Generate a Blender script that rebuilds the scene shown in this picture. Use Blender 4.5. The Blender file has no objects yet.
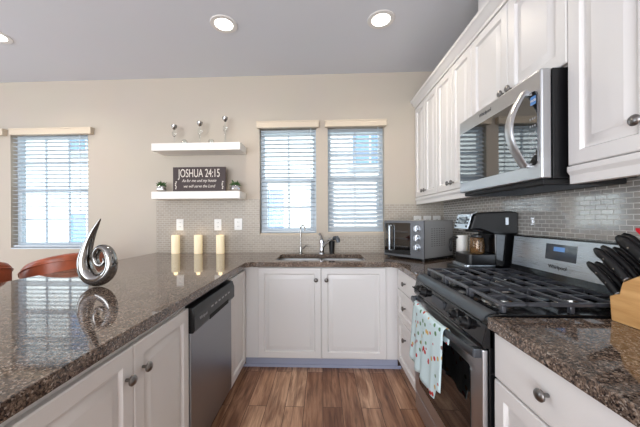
import bpy, bmesh, math, random
from mathutils import Vector, Matrix
PI = math.pi
R = math.radians
sc = bpy.context.scene
col = sc.collection
random.seed(7)

# ---------------------------------------------------------------- camera
FOC = 277.84
cam_d = bpy.data.cameras.new('camera')
cam_d.sensor_fit = 'HORIZONTAL'
cam_d.sensor_width = 36.0
cam_d.lens = 36.0 * FOC / 640.0
cam_d.shift_x = (320 - 310.73) / 640.0
cam_d.shift_y = (218.57 - 213.5) / 640.0
cam_d.clip_start = 0.02
cam = bpy.data.objects.new('camera', cam_d)
col.objects.link(cam)
cam.location = (0, 0, 1.272)
cam.rotation_mode = 'QUATERNION'
yaw = Matrix.Rotation(0.0409, 3, 'Z')
pitch = Matrix.Rotation(PI / 2, 3, 'X')
roll = Matrix.Rotation(0.005 * -1, 3, 'Z')
cam.rotation_quaternion = (yaw @ pitch @ roll).to_quaternion()
sc.camera = cam

# ---------------------------------------------------------------- world, sun, daylight fill lamps, exposure
def lin(c):
    return tuple(((v / 255.0) / 12.92 if v / 255.0 <= 0.04045 else ((v / 255.0 + 0.055) / 1.055) ** 2.4) for v in c)

w = bpy.data.worlds.new('sky')
sc.world = w
w.use_nodes = True
bg = w.node_tree.nodes['Background']
bg.inputs['Color'].default_value = (0.72, 0.86, 1.0, 1)
bg.inputs['Strength'].default_value = 1.8

def sun(name, direction, strength, colr, angle):
    d = bpy.data.lights.new(name, 'SUN')
    d.energy = strength
    d.color = colr
    d.angle = R(angle)
    o = bpy.data.objects.new(name, d)
    col.objects.link(o)
    o.rotation_mode = 'QUATERNION'
    o.rotation_quaternion = Vector(direction).to_track_quat('-Z', 'Y')
    return o
sun('sun', (-0.35, 0.75, -0.75), 7.5, (1.0, 0.97, 0.92), 1.0)

def area(name, loc, direction, sx, sy, power, colr):
    d = bpy.data.lights.new(name, 'AREA')
    d.shape = 'RECTANGLE'
    d.size = sx
    d.size_y = sy
    d.energy = power
    d.color = colr
    o = bpy.data.objects.new(name, d)
    col.objects.link(o)
    o.location = loc
    o.rotation_mode = 'QUATERNION'
    o.rotation_quaternion = Vector(direction).to_track_quat('-Z', 'Z')
    return o
# lamps added as fill, standing in for daylight at unseen rear and side openings
area('daylight_fill_rear', (-1.6, -3.75, 1.35), (0, 1, 0.55), 4.6, 2.3, 270, (0.93, 0.96, 1.0))
area('daylight_fill_side', (-5.45, 0.4, 1.5), (1, 0, 0.4), 2.8, 1.8, 60, (0.88, 0.94, 1.0))
vs = sc.view_settings
vs.view_transform = 'Standard'
vs.look = 'None'
vs.gamma = 1.0
vs.use_curve_mapping = False
vs.exposure = 0.12
sc.cycles.caustics_reflective = False
sc.cycles.caustics_refractive = False
sc.cycles.max_bounces = 10
sc.cycles.sample_clamp_indirect = 6.0

# ---------------------------------------------------------------- materials
def mat(name, rgb=(200, 200, 200), rough=0.5, metal=0.0, emit=None, estr=0.0, trans=0.0, ior=1.45, coat=0.0, spec=0.5):
    m = bpy.data.materials.new(name)
    m.use_nodes = True
    b = m.node_tree.nodes['Principled BSDF']
    b.inputs['Base Color'].default_value = lin(rgb) + (1,)
    b.inputs['Roughness'].default_value = rough
    b.inputs['Metallic'].default_value = metal
    b.inputs['IOR'].default_value = ior
    b.inputs['Transmission Weight'].default_value = trans
    b.inputs['Coat Weight'].default_value = coat
    b.inputs['Specular IOR Level'].default_value = spec
    if emit:
        b.inputs['Emission Color'].default_value = lin(emit) + (1,)
        b.inputs['Emission Strength'].default_value = estr
    return m

class NT:
    def __init__(s, m):
        s.t = m.node_tree
        s.b = s.t.nodes['Principled BSDF']
    def n(s, kind, **kw):
        x = s.t.nodes.new(kind)
        for k, v in kw.items():
            setattr(x, k, v)
        return x
    def l(s, a, b):
        s.t.links.new(a, b)
    def ramp(s, src, stops, interp='LINEAR'):
        x = s.n('ShaderNodeValToRGB')
        e = x.color_ramp.elements
        x.color_ramp.interpolation = interp
        while len(e) < len(stops):
            e.new(0.5)
        for i, (p, c) in enumerate(stops):
            e[i].position = p
            e[i].color = (lin(c) + (1,)) if len(c) == 3 else c
        s.l(src, x.inputs['Fac'])
        return x.outputs['Color']
    def coords(s, order=None, scale=(1, 1, 1)):
        tc = s.n('ShaderNodeTexCoord')
        out = tc.outputs['Object']
        if order:
            sp = s.n('ShaderNodeSeparateXYZ')
            s.l(out, sp.inputs[0])
            cb = s.n('ShaderNodeCombineXYZ')
            for i, ax in enumerate(order):
                if ax:
                    s.l(sp.outputs[ax], cb.inputs[i])
            out = cb.outputs[0]
        mp = s.n('ShaderNodeMapping')
        mp.inputs['Scale'].default_value = scale
        s.l(out, mp.inputs['Vector'])
        return mp.outputs['Vector']
    def noise(s, vec, scale, detail=4, rough=0.5, dist=0.0):
        x = s.n('ShaderNodeTexNoise')
        x.inputs['Scale'].default_value = scale
        x.inputs['Detail'].default_value = detail
        x.inputs['Roughness'].default_value = rough
        x.inputs['Distortion'].default_value = dist
        s.l(vec, x.inputs['Vector'])
        return x
    def mix(s, fac, a, b, mode='MIX'):
        x = s.n('ShaderNodeMix', data_type='RGBA', blend_type=mode)
        for sock, v in ((x.inputs[0], fac), (x.inputs[6], a), (x.inputs[7], b)):
            if hasattr(v, 'is_output'):
                s.l(v, sock)
            elif isinstance(v, (int, float)):
                sock.default_value = v
            else:
                sock.default_value = lin(v) + (1,)
        return x.outputs[2]
    def bump(s, h, strength=0.3, dist=0.01):
        x = s.n('ShaderNodeBump')
        x.inputs['Strength'].default_value = strength
        x.inputs['Distance'].default_value = dist
        s.l(h, x.inputs['Height'])
        s.l(x.outputs['Normal'], s.b.inputs['Normal'])

def paint(name, rgb, rough=0.6, grain=0.0):
    m = mat(name, rgb, rough)
    t = NT(m)
    v = t.coords()
    n = t.noise(v, 3.0, 2)
    c = t.mix(0.05, rgb, n.outputs['Color'], 'SOFT_LIGHT')
    t.l(c, t.b.inputs['Base Color'])
    if grain:
        n2 = t.noise(v, 220.0, 2)
        t.bump(n2.outputs['Fac'], grain, 0.002)
    return m

def granite(name):
    m = mat(name, (110, 96, 88), 0.045, spec=0.5, ior=1.62)
    t = NT(m)
    v = t.coords()
    n1 = t.noise(v, 85, 6, 0.75, 0.6)
    base = t.ramp(n1.outputs['Fac'], [(0.34, (20, 18, 20)), (0.45, (66, 56, 52)), (0.55, (126, 110, 98)), (0.66, (180, 162, 148))])
    vo = t.n('ShaderNodeTexVoronoi')
    vo.inputs['Scale'].default_value = 230
    t.l(v, vo.inputs['Vector'])
    sep = t.n('ShaderNodeSeparateColor')
    t.l(vo.outputs['Color'], sep.inputs[0])
    fl = t.ramp(sep.outputs[0], [(0.0, (14, 13, 15)), (0.30, (36, 31, 31)), (0.40, (114, 99, 89)), (0.72, (158, 138, 122)), (0.90, (204, 193, 182))], 'CONSTANT')
    c = t.mix(0.5, base, fl)
    n2 = t.noise(v, 5.0, 3)
    big = t.ramp(n2.outputs['Fac'], [(0.3, (176, 168, 164)), (0.7, (250, 244, 238))])
    c = t.mix(0.6, c, big, 'MULTIPLY')
    t.l(c, t.b.inputs['Base Color'])
    n3 = t.noise(v, 45, 2)
    t.bump(n3.outputs['Fac'], 0.008, 0.002)
    return m

def planks(name):
    m = mat(name, (140, 95, 70), 0.4)
    t = NT(m)
    v = t.coords(('Y', 'X', None))
    br = t.n('ShaderNodeTexBrick')
    br.offset = 0.37
    br.inputs['Scale'].default_value = 1.0
    br.inputs['Brick Width'].default_value = 1.15
    br.inputs['Row Height'].default_value = 0.128
    br.inputs['Mortar Size'].default_value = 0.0018
    br.inputs['Mortar Smooth'].default_value = 0.2
    br.inputs['Color1'].default_value = (0, 0, 0, 1)
    br.inputs['Color2'].default_value = (1, 1, 1, 1)
    br.inputs['Mortar'].default_value = (0.2, 0.2, 0.2, 1)
    t.l(v, br.inputs['Vector'])
    tone = t.ramp(br.outputs['Color'], [(0.0, (172, 134, 108)), (0.5, (204, 166, 138)), (1.0, (230, 198, 170))])
    # grain, offset per plank
    add = t.n('ShaderNodeVectorMath', operation='ADD')
    sc_ = t.n('ShaderNodeVectorMath', operation='SCALE')
    t.l(br.outputs['Color'], sc_.inputs[0])
    sc_.inputs['Scale'].default_value = 7.0
    t.l(v, add.inputs[0])
    t.l(sc_.outputs[0], add.inputs[1])
    mp = t.n('ShaderNodeMapping')
    mp.inputs['Scale'].default_value = (1.6, 22, 1)
    t.l(add.outputs[0], mp.inputs['Vector'])
    g = t.noise(mp.outputs[0], 2.2, 7, 0.65, 0.6)
    gr = t.ramp(g.outputs['Fac'], [(0.28, (84, 66, 58)), (0.5, (215, 200, 190)), (0.72, (255, 250, 245))])
    c = t.mix(0.85, tone, gr, 'MULTIPLY')
    mp2 = t.n('ShaderNodeMapping')
    mp2.inputs['Scale'].default_value = (1.0, 6, 1)
    t.l(add.outputs[0], mp2.inputs['Vector'])
    g2 = t.noise(mp2.outputs[0], 1.8, 3, 0.5, 1.5)
    gr2 = t.ramp(g2.outputs['Fac'], [(0.35, (150, 120, 105)), (0.6, (255, 255, 255))])
    c = t.mix(0.7, c, gr2, 'MULTIPLY')
    c = t.mix(br.outputs['Fac'], c, (52, 34, 26))
    t.l(c, t.b.inputs['Base Color'])
    t.bump(g.outputs['Fac'], 0.08, 0.003)
    return m

def tiles(name, order, c1, c2, mortar, rough, spec):
    m = mat(name, c1, rough, spec=spec, ior=1.5 + .35 * (spec > .8))
    t = NT(m)
    v = t.coords(order)
    br = t.n('ShaderNodeTexBrick')
    br.offset = 0.5
    br.inputs['Scale'].default_value = 1.0
    br.inputs['Brick Width'].default_value = 0.052
    br.inputs['Row Height'].default_value = 0.0225
    br.inputs['Mortar Size'].default_value = 0.0019
    br.inputs['Mortar Smooth'].default_value = 0.1
    br.inputs['Color1'].default_value = lin(c1) + (1,)
    br.inputs['Color2'].default_value = lin(c2) + (1,)
    br.inputs['Mortar'].default_value = lin(mortar) + (1,)
    t.l(v, br.inputs['Vector'])
    t.l(br.outputs['Color'], t.b.inputs['Base Color'])
    rr = t.ramp(br.outputs['Fac'], [(0.0, (rough, rough, rough, 1)), (1.0, (0.8, 0.8, 0.8, 1))])
    t.l(rr, t.b.inputs['Roughness'])
    inv = t.n('ShaderNodeMath', operation='SUBTRACT')
    inv.inputs[0].default_value = 1.0
    t.l(br.outputs['Fac'], inv.inputs[1])
    t.bump(inv.outputs[0], 0.5, 0.002)
    return m

def brushed(name, rgb, rough=0.28, order=('X', 'Y', 'Z'), scale=(2, 2, 160)):
    m = mat(name, rgb, rough, 1.0)
    t = NT(m)
    v = t.coords(order, scale)
    n = t.noise(v, 4, 3)
    rr = t.ramp(n.outputs['Fac'], [(0.3, (rough * 0.75,) * 3 + (1,)), (0.7, (rough * 1.3,) * 3 + (1,))])
    t.l(rr, t.b.inputs['Roughness'])
    return m

def leather(name, rgb):
    m = mat(name, rgb, 0.34)
    t = NT(m)
    v = t.coords()
    n = t.noise(v, 12, 4)
    c = t.ramp(n.outputs['Fac'], [(0.3, tuple(int(k * 0.8) for k in rgb)), (0.7, rgb)])
    t.l(c, t.b.inputs['Base Color'])
    n2 = t.noise(v, 300, 3)
    t.bump(n2.outputs['Fac'], 0.15, 0.002)
    return m

def wood(name, a, b, order=('X', 'Y', 'Z'), scale=(30, 3, 30), rough=0.4):
    m = mat(name, a, rough)
    t = NT(m)
    v = t.coords(order, scale)
    n = t.noise(v, 1.5, 5, 0.6, 0.5)
    c = t.ramp(n.outputs['Fac'], [(0.3, a), (0.7, b)])
    t.l(c, t.b.inputs['Base Color'])
    return m

def towel_cloth(name):
    m = mat(name, (176, 208, 214), 0.9)
    t = NT(m)
    v = t.coords()
    vo = t.n('ShaderNodeTexVoronoi')
    vo.inputs['Scale'].default_value = 30
    t.l(v, vo.inputs['Vector'])
    dot = t.ramp(vo.outputs['Distance'], [(0.0, (1, 1, 1, 1)), (0.30, (1, 1, 1, 1)), (0.34, (0, 0, 0, 1))])
    sp = t.n('ShaderNodeSeparateColor')
    t.l(vo.outputs['Color'], sp.inputs[0])
    hue = t.ramp(sp.outputs[0], [(0.0, (178, 44, 44)), (0.38, (196, 160, 92)), (0.55, (92, 130, 92)), (0.72, (178, 60, 52)), (0.86, (120, 92, 84))], 'CONSTANT')
    on = t.n('ShaderNodeMath', operation='GREATER_THAN')
    t.l(sp.outputs[1], on.inputs[0])
    on.inputs[1].default_value = 0.28
    mu = t.n('ShaderNodeMath', operation='MULTIPLY')
    t.l(dot, mu.inputs[0])
    t.l(on.outputs[0], mu.inputs[1])
    c = t.mix(mu.outputs[0], (196, 216, 220), hue)
    t.l(c, t.b.inputs['Base Color'])
    n = t.noise(v, 500, 2)
    t.bump(n.outputs['Fac'], 0.3, 0.001)
    return m

def pane_glass(name):
    m = bpy.data.materials.new(name)
    m.use_nodes = True
    t = m.node_tree
    t.nodes.remove(t.nodes['Principled BSDF'])
    out = t.nodes['Material Output']
    tr = t.nodes.new('ShaderNodeBsdfTransparent')
    tr.inputs['Color'].default_value = (0.93, 0.97, 0.98, 1)
    gl = t.nodes.new('ShaderNodeBsdfGlossy')
    gl.inputs['Roughness'].default_value = 0.02
    lw = t.nodes.new('ShaderNodeLayerWeight')
    lw.inputs['Blend'].default_value = 0.5
    pw = t.nodes.new('ShaderNodeMath'); pw.operation = 'POWER'; pw.inputs[1].default_value = 5.0
    fr = t.nodes.new('ShaderNodeMath'); fr.operation = 'MULTIPLY_ADD'; fr.inputs[1].default_value = 0.9; fr.inputs[2].default_value = 0.04
    t.links.new(lw.outputs['Facing'], pw.inputs[0])
    t.links.new(pw.outputs[0], fr.inputs[0])
    mx = t.nodes.new('ShaderNodeMixShader')
    t.links.new(fr.outputs[0], mx.inputs[0])
    t.links.new(tr.outputs[0], mx.inputs[1])
    t.links.new(gl.outputs[0], mx.inputs[2])
    t.links.new(mx.outputs[0], out.inputs['Surface'])
    return m

def siding(name):
    m = mat(name, (236, 234, 228), 0.8)
    t = NT(m)
    tc = t.n('ShaderNodeTexCoord')
    sp = t.n('ShaderNodeSeparateXYZ')
    t.l(tc.outputs['Object'], sp.inputs[0])
    mo = t.n('ShaderNodeMath', operation='MODULO')
    ad = t.n('ShaderNodeMath', operation='ADD')
    ad.inputs[1].default_value = 20.0
    t.l(sp.outputs['Z'], ad.inputs[0])
    t.l(ad.outputs[0], mo.inputs[0])
    mo.inputs[1].default_value = 0.18
    c = t.ramp(mo.outputs[0], [(0.0, (150, 158, 168)), (0.02, (236, 236, 234)), (0.18, (244, 244, 240))])
    t.l(c, t.b.inputs['Base Color'])
    return m

M = {}
M['wall'] = paint('wall_paint', (184, 174, 161), 0.7, 0.05)
M['ceiling'] = paint('ceiling_paint', (214, 217, 224), 0.8, 0.05)
M['cab'] = paint('white_cabinet_paint', (218, 215, 213), 0.38)
M['trimw'] = paint('white_trim_paint', (226, 224, 222), 0.45)
M['shelf'] = paint('shelf_white', (232, 228, 222), 0.45)
M['toe'] = paint('toe_kick_light_tint', (160, 165, 186), 0.5)  # bluish tint of the light under the cabinets is put into this colour
M['granite'] = granite('speckled_granite')
M['floor'] = planks('wood_planks')
M['tile_back'] = tiles('mosaic_back', ('X', 'Z', None), (170, 160, 148), (160, 151, 140), (192, 186, 176), 0.34, 0.3)
M['tile_right'] = tiles('mosaic_right', ('Y', 'Z', None), (160, 155, 148), (146, 142, 137), (204, 201, 196), 0.09, 1.0)
M['steel'] = mat('stainless_steel', (196, 197, 200), 0.34, 1.0)
M['steel_dark'] = mat('dark_stainless', (92, 96, 102), 0.42, 1.0)
M['sink_steel'] = mat('sink_steel', (205, 207, 210), 0.4, 0.5)
M['dw_steel'] = mat('dishwasher_steel', (150, 152, 156), 0.36, 1.0)
M['steel_mid'] = mat('mid_steel', (120, 122, 126), 0.4, 0.8)
M['steel_satin'] = mat('satin_steel', (188, 188, 188), 0.42, 0.65)
M['steel_light'] = brushed('light_stainless', (205, 212, 220), 0.32)
M['chrome'] = mat('chrome', (215, 215, 218), 0.06, 1.0)
M['dark_chrome'] = mat('dark_chrome', (150, 148, 146), 0.07, 1.0)
M['nickel'] = mat('brushed_nickel', (170, 168, 164), 0.25, 1.0)
M['pewter'] = mat('pewter', (132, 129, 127), 0.3, 1.0)
M['black_gloss'] = mat('gloss_black_enamel', (14, 14, 16), 0.1)
M['black'] = mat('black_plastic', (18, 18, 20), 0.32)
M['black_matte'] = mat('matte_black', (24, 24, 25), 0.6)
M['iron'] = mat('cast_iron', (60, 62, 68), 0.28, spec=0.9)
M['oven_glass'] = mat('dark_oven_glass', (16, 15, 15), 0.04, spec=0.8)
M['mw_glass'] = mat('microwave_glass', (10, 11, 13), 0.03, spec=1.0, ior=1.7, coat=0.6)
M['glass'] = mat('clear_glass', (245, 250, 250), 0.02, trans=1.0)
M['amber'] = mat('amber_glass', (196, 150, 96), 0.03, trans=0.85)
M['pane'] = pane_glass('window_pane')
M['vinyl'] = mat('white_vinyl_backlit_tint', (198, 209, 218), 0.4)  # white vinyl; its backlit grey-blue shade is put into the colour
M['slat'] = mat('white_slat_backlit_tint', (196, 204, 211), 0.45)  # white slats; bluish dimming from being lit from behind is in the colour
M['valance'] = mat('cream_valance', (204, 190, 170), 0.45)
M['leather'] = leather('tan_leather', (172, 88, 58))
M['darkwood'] = wood('dark_wood', (48, 30, 20), (78, 50, 34))
M['block'] = wood('knife_block_wood', (190, 140, 84), (218, 172, 116))
M['towel'] = towel_cloth('printed_towel')
M['sign'] = mat('sign_brown', (58, 46, 46), 0.6)
M['letter'] = mat('lettering_cream', (214, 206, 196), 0.6)
M['letter_dark'] = mat('lettering_dark', (40, 40, 44), 0.4)
M['letter_grey_dark'] = mat('lettering_mid_grey', (86, 88, 92), 0.4)
M['letter_grey'] = mat('lettering_grey', (150, 152, 156), 0.4)
M['wax'] = mat('ivory_wax', (244, 234, 206), 0.6, emit=(255, 222, 160), estr=0.22)
M['flame'] = mat('candle_glow', (255, 230, 170), 0.6, emit=(255, 214, 130), estr=1.4)
M['lamp'] = mat('lamp_lens', (255, 250, 240), 0.4, emit=(255, 244, 226), estr=9.0)
M['white_plastic'] = mat('white_plastic', (230, 228, 224), 0.35)
M['socket'] = mat('socket_slots', (90, 86, 82), 0.5)
M['leaf'] = mat('green_leaf', (62, 92, 50), 0.5)
M['soil'] = mat('dark_soil', (40, 32, 26), 0.9)
M['red'] = mat('red_silicone', (196, 30, 44), 0.4)
M['display'] = mat('lit_display', (20, 40, 70), 0.1, emit=(120, 170, 235), estr=0.5)
M['display_dim'] = mat('dim_display', (52, 60, 70), 0.06, spec=0.8)
M['yellow'] = mat('yellow_card', (226, 186, 84), 0.6)
M['purple'] = mat('purple_print', (110, 74, 160), 0.6)
M['white_card'] = mat('white_print', (236, 232, 226), 0.6)
M['siding'] = siding('house_siding')
M['ground'] = paint('concrete_ground', (170, 168, 160), 0.9)
M['roof'] = mat('grey_shingles', (104, 100, 98), 0.9)
M['housepane'] = mat('house_window_glass', (120, 150, 190), 0.1)
M['cavity'] = mat('dark_cavity', (12, 12, 12), 0.8)
M['sponge'] = mat('blue_sponge', (60, 90, 130), 0.9)

# ---------------------------------------------------------------- mesh builder
class MB:
    def __init__(s):
        s.bm = bmesh.new()
    def _merge(s, b, mi=0):
        me = bpy.data.meshes.new('tmp')
        for f in b.faces:
            f.material_index = mi
        b.to_mesh(me)
        b.free()
        s.bm.from_mesh(me)
        bpy.data.meshes.remove(me)
        return s
    def box(s, x0, x1, y0, y1, z0, z1, bev=0.0, seg=2, mi=0, rot=None, piv=None):
        b = bmesh.new()
        v = [b.verts.new((x, y, z)) for x in (min(x0, x1), max(x0, x1)) for y in (min(y0, y1), max(y0, y1)) for z in (min(z0, z1), max(z0, z1))]
        for q in ((0, 1, 3, 2), (4, 6, 7, 5), (0, 4, 5, 1), (2, 3, 7, 6), (0, 2, 6, 4), (1, 5, 7, 3)):
            b.faces.new([v[i] for i in q])
        if bev:
            bmesh.ops.bevel(b, geom=list(b.edges), offset=bev, segments=seg, profile=0.5, affect='EDGES', clamp_overlap=True)
        if rot is not None:
            p = Vector(piv)
            bmesh.ops.transform(b, matrix=Matrix.Translation(p) @ rot.to_4x4() @ Matrix.Translation(-p), verts=b.verts)
        return s._merge(b, mi)
    def prism(s, pts, axis, a, c, bev=0.0, seg=2, mi=0):
        """polygon pts in the two remaining axes, extruded along axis from a to c"""
        b = bmesh.new()
        def P(u, v, t):
            return {'x': (t, u, v), 'y': (u, t, v), 'z': (u, v, t)}[axis]
        lo = [b.verts.new(P(u, v, a)) for u, v in pts]
        hi = [b.verts.new(P(u, v, c)) for u, v in pts]
        n = len(pts)
        b.faces.new(lo)
        b.faces.new(hi)
        for i in range(n):
            b.faces.new((lo[i], lo[(i + 1) % n], hi[(i + 1) % n], hi[i]))
        bmesh.ops.recalc_face_normals(b, faces=b.faces)
        if bev:
            bmesh.ops.bevel(b, geom=list(b.edges), offset=bev, segments=seg, profile=0.5, affect='EDGES', clamp_overlap=True)
        return s._merge(b, mi)
    def cyl(s, p0, p1, r0, r1=None, n=16, mi=0):
        return s.tube([p0, p1], [r0, r0 if r1 is None else r1], n, mi)
    def tube(s, pts, rad, n=10, mi=0, cap=True, flat=None):
        """sweep a circle (or an ellipse: rad entries (a, b) with b along 'flat') along pts"""
        b = bmesh.new()
        pts = [Vector(p) for p in pts]
        if not isinstance(rad, (list, tuple)):
            rad = [rad] * len(pts)
        rings = []
        ref = Vector(flat) if flat else None
        prev = None
        for i, p in enumerate(pts):
            d = (pts[min(i + 1, len(pts) - 1)] - pts[max(i - 1, 0)]).normalized()
            if ref is not None:
                vv = (ref - d * ref.dot(d)).normalized()
                u = vv.cross(d).normalized()
            else:
                if prev is None:
                    a = Vector((0, 0, 1)) if abs(d.z) < 0.9 else Vector((1, 0, 0))
                    u = d.cross(a).normalized()
                else:
                    u = (prev - d * prev.dot(d)).normalized()
                vv = d.cross(u).normalized()
                prev = u
            ra, rb = rad[i] if isinstance(rad[i], (list, tuple)) else (rad[i], rad[i])
            rings.append([b.verts.new(p + u * (ra * math.cos(2 * PI * k / n)) + vv * (rb * math.sin(2 * PI * k / n))) for k in range(n)])
        for r1, r2 in zip(rings, rings[1:]):
            for k in range(n):
                b.faces.new((r1[k], r1[(k + 1) % n], r2[(k + 1) % n], r2[k]))
        if cap:
            b.faces.new(rings[0][::-1])
            b.faces.new(rings[-1])
        bmesh.ops.recalc_face_normals(b, faces=b.faces)
        return s._merge(b, mi)
    def lathe(s, prof, center=(0, 0, 0), axis=(0, 0, 1), n=24, mi=0, caps=True, sx=1.0):
        """prof: list of (radius, height along axis)"""
        b = bmesh.new()
        c = Vector(center)
        q = Vector((0, 0, 1)).rotation_difference(Vector(axis).normalized()).to_matrix()
        rings = []
        for r, h in prof:
            rings.append([b.verts.new(c + q @ Vector((r * sx * math.cos(2 * PI * k / n), r * math.sin(2 * PI * k / n), h))) for k in range(n)])
        for r1, r2 in zip(rings, rings[1:]):
            for k in range(n):
                b.faces.new((r1[k], r1[(k + 1) % n], r2[(k + 1) % n], r2[k]))
        if caps:
            if prof[0][0] > 1e-5: b.faces.new(rings[0][::-1])
            if prof[-1][0] > 1e-5: b.faces.new(rings[-1])
        bmesh.ops.remove_doubles(b, verts=b.verts, dist=1e-6)
        bmesh.ops.recalc_face_normals(b, faces=b.faces)
        return s._merge(b, mi)
    def rings(s, loops, mi=0, cap0=True, cap1=True, closed=True):
        b = bmesh.new()
        vv = [[b.verts.new(p) for p in lp] for lp in loops]
        for r1, r2 in zip(vv, vv[1:]):
            n = len(r1)
            for k in range(n if closed else n - 1):
                b.faces.new((r1[k], r1[(k + 1) % n], r2[(k + 1) % n], r2[k]))
        if cap0: b.faces.new(vv[0][::-1])
        if cap1: b.faces.new(vv[-1])
        bmesh.ops.recalc_face_normals(b, faces=b.faces)
        return s._merge(b, mi)
    def panel(s, o, U, V, N, wd, ht, prof, mi=0):
        """stepped rectangle: prof = [(inset, out)] from the back edge to the centre field"""
        o, U, V, N = Vector(o), Vector(U), Vector(V), Vector(N)
        loops = []
        for ins, out in prof:
            loops.append([o + U * a + V * c + N * out for a, c in ((ins, ins), (wd - ins, ins), (wd - ins, ht - ins), (ins, ht - ins))])
        return s.rings(loops, mi)
    def build(s, name, mats, parent=None, world=True, smooth=True):
        me = bpy.data.meshes.new(name)
        bm = s.bm
        bmesh.ops.recalc_face_normals(bm, faces=bm.faces) if False else None
        off = Vector((0, 0, 0))
        if parent is not None:
            if world:
                r = parent
                while r is not None:
                    off += Vector(r.location)
                    r = r.parent
        else:
            xs = [v.co for v in bm.verts]
            off = Vector(((min(c.x for c in xs) + max(c.x for c in xs)) / 2, (min(c.y for c in xs) + max(c.y for c in xs)) / 2, min(c.z for c in xs))) if world == True else Vector((0, 0, 0))
        if off.length:
            bmesh.ops.translate(bm, vec=-off, verts=bm.verts)
        bm.to_mesh(me)
        bm.free()
        for m in (mats if isinstance(mats, (list, tuple)) else [mats]):
            me.materials.append(m if not isinstance(m, str) else M[m])
        if smooth and len(me.polygons):
            me.polygons.foreach_set('use_smooth', [True] * len(me.polygons))
            me.set_sharp_from_angle(angle=R(38))
        o = bpy.data.objects.new(name, me)
        col.objects.link(o)
        if smooth:
            wn = o.modifiers.new('weighted_normal', 'WEIGHTED_NORMAL')
            wn.mode = 'FACE_AREA'
            wn.weight = 50
            wn.keep_sharp = True
        if parent is not None:
            o.parent = parent
        else:
            o.location = off
        return o

def tag(o, label=None, cat=None, group=None, kind=None):
    if label: o['label'] = label
    if cat: o['category'] = cat
    if group: o['group'] = group
    if kind: o['kind'] = kind
    return o

def thing(name, label, cat, loc=(0, 0, 0), rz=0.0, group=None):
    o = bpy.data.objects.new(name, None)
    o.empty_display_size = 0.05
    col.objects.link(o)
    o.location = loc
    o.rotation_euler = (0, 0, rz)
    return tag(o, label, cat, group)

def struct(name, mb, m):
    return tag(mb.build(name, m, world=False), kind='structure')

def kids(o):
    return [c for c in bpy.data.objects if c.parent == o]

def copy_tree(o, loc=None, parent=None, label=None, rz=None):
    c = o.copy()
    col.objects.link(c)
    if parent is not None: c.parent = parent
    if loc is not None: c.location = loc
    if rz is not None: c.rotation_euler = (0, 0, rz)
    if label: c['label'] = label
    for k in kids(o):
        copy_tree(k, parent=c)
    return c

def text_part(name, body, size, m, parent, loc, ux, uy, squash=1.0, shear=0.0, depth=0.0008, label=None):
    """lettering as a thin raised mesh; ux, uy = text axes in world; loc = centre"""
    cu = bpy.data.curves.new(name, 'FONT')
    cu.body = body
    cu.size = size
    cu.align_x = 'CENTER'
    cu.align_y = 'CENTER'
    cu.extrude = depth
    cu.shear = shear
    o = bpy.data.objects.new(name, cu)
    col.objects.link(o)
    dg = bpy.context.evaluated_depsgraph_get()
    dg.update()
    me = bpy.data.meshes.new_from_object(o.evaluated_get(dg))
    bpy.data.objects.remove(o)
    bpy.data.curves.remove(cu)
    ux, uy = Vector(ux).normalized(), Vector(uy).normalized()
    nz = ux.cross(uy)
    off = Vector((0, 0, 0))
    r = parent
    while r is not None:
        off += Vector(r.location)
        r = r.parent
    for v in me.vertices:
        p = v.co.copy()
        v.co = Vector(loc) + ux * (p.x * squash) + uy * p.y + nz * p.z - off
    me.materials.clear()
    me.materials.append(m)
    t = bpy.data.objects.new(name, me)
    col.objects.link(t)
    t.parent = parent
    return t

# ---------------------------------------------------------------- the room
YB, XW, H = 2.926, 1.26, 2.79
XL0, YR = -5.3, -3.6
mb = MB(); mb.box(XL0 - .1, XW + .1, YR - .1, YB + .1, -0.1, 0.0)
struct('floor', mb, M['floor'])
mb = MB(); mb.box(XL0 - .1, XW + .1, YR - .1, YB + .1, H, H + 0.12)
struct('ceiling', mb, M['ceiling'])

def wall_with_holes(name, axis, a0, a1, c0, c1, z1, holes, m):
    """axis 'x': wall runs along x, thickness y c0..c1; holes = (a, b, zlo, zhi)"""
    mb = MB()
    def bx(a, b, z0, z):
        if b - a < 1e-4 or z - z0 < 1e-4: return
        if axis == 'x': mb.box(a, b, c0, c1, z0, z)
        else: mb.box(c0, c1, a, b, z0, z)
    cur = a0
    for (a, b, zl, zh) in sorted(holes):
        bx(cur, a, 0, z1)
        bx(a, b, 0, zl)
        bx(a, b, zh, z1)
        cur = b
    bx(cur, a1, 0, z1)
    return struct(name, mb, m)

WIN = [(-4.50, -3.60, .955, 2.215), (-3.43, -2.545, .955, 2.215), (-.66, -.06, 1.105, 2.23), (.063, .65, 1.118, 2.23)]
wall_with_holes('wall_back', 'x', XL0, XW + .1, YB, YB + .16, H, WIN, M['wall'])
mb = MB(); mb.box(XW, XW + .15, YR, YB + .16, 0, H)
struct('wall_right', mb, M['wall'])
wall_with_holes('wall_left', 'y', YR, YB + .16, XL0 - .1, XL0, H, [(-1.0, 1.8, .6, 2.4)], M['wall'])
wall_with_holes('wall_rear', 'x', XL0, XW + .1, YR - .12, YR, H, [(-3.9, .7, 0.05, 2.45)], M['wall'])
# mosaic backsplash
mb = MB()
mb.box(-1.78, -.66, YB - .008, YB, .914, 1.485)
mb.box(-.66, .65, YB - .008, YB, .914, 1.092)
mb.box(.65, XW, YB - .008, YB, .914, 1.42)
struct('wall_backsplash_back', mb, M['tile_back'])
mb = MB(); mb.box(XW - .008, XW, -.6, YB - .008, .914, 1.50)
struct('wall_backsplash_right', mb, M['tile_right'])
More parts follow.
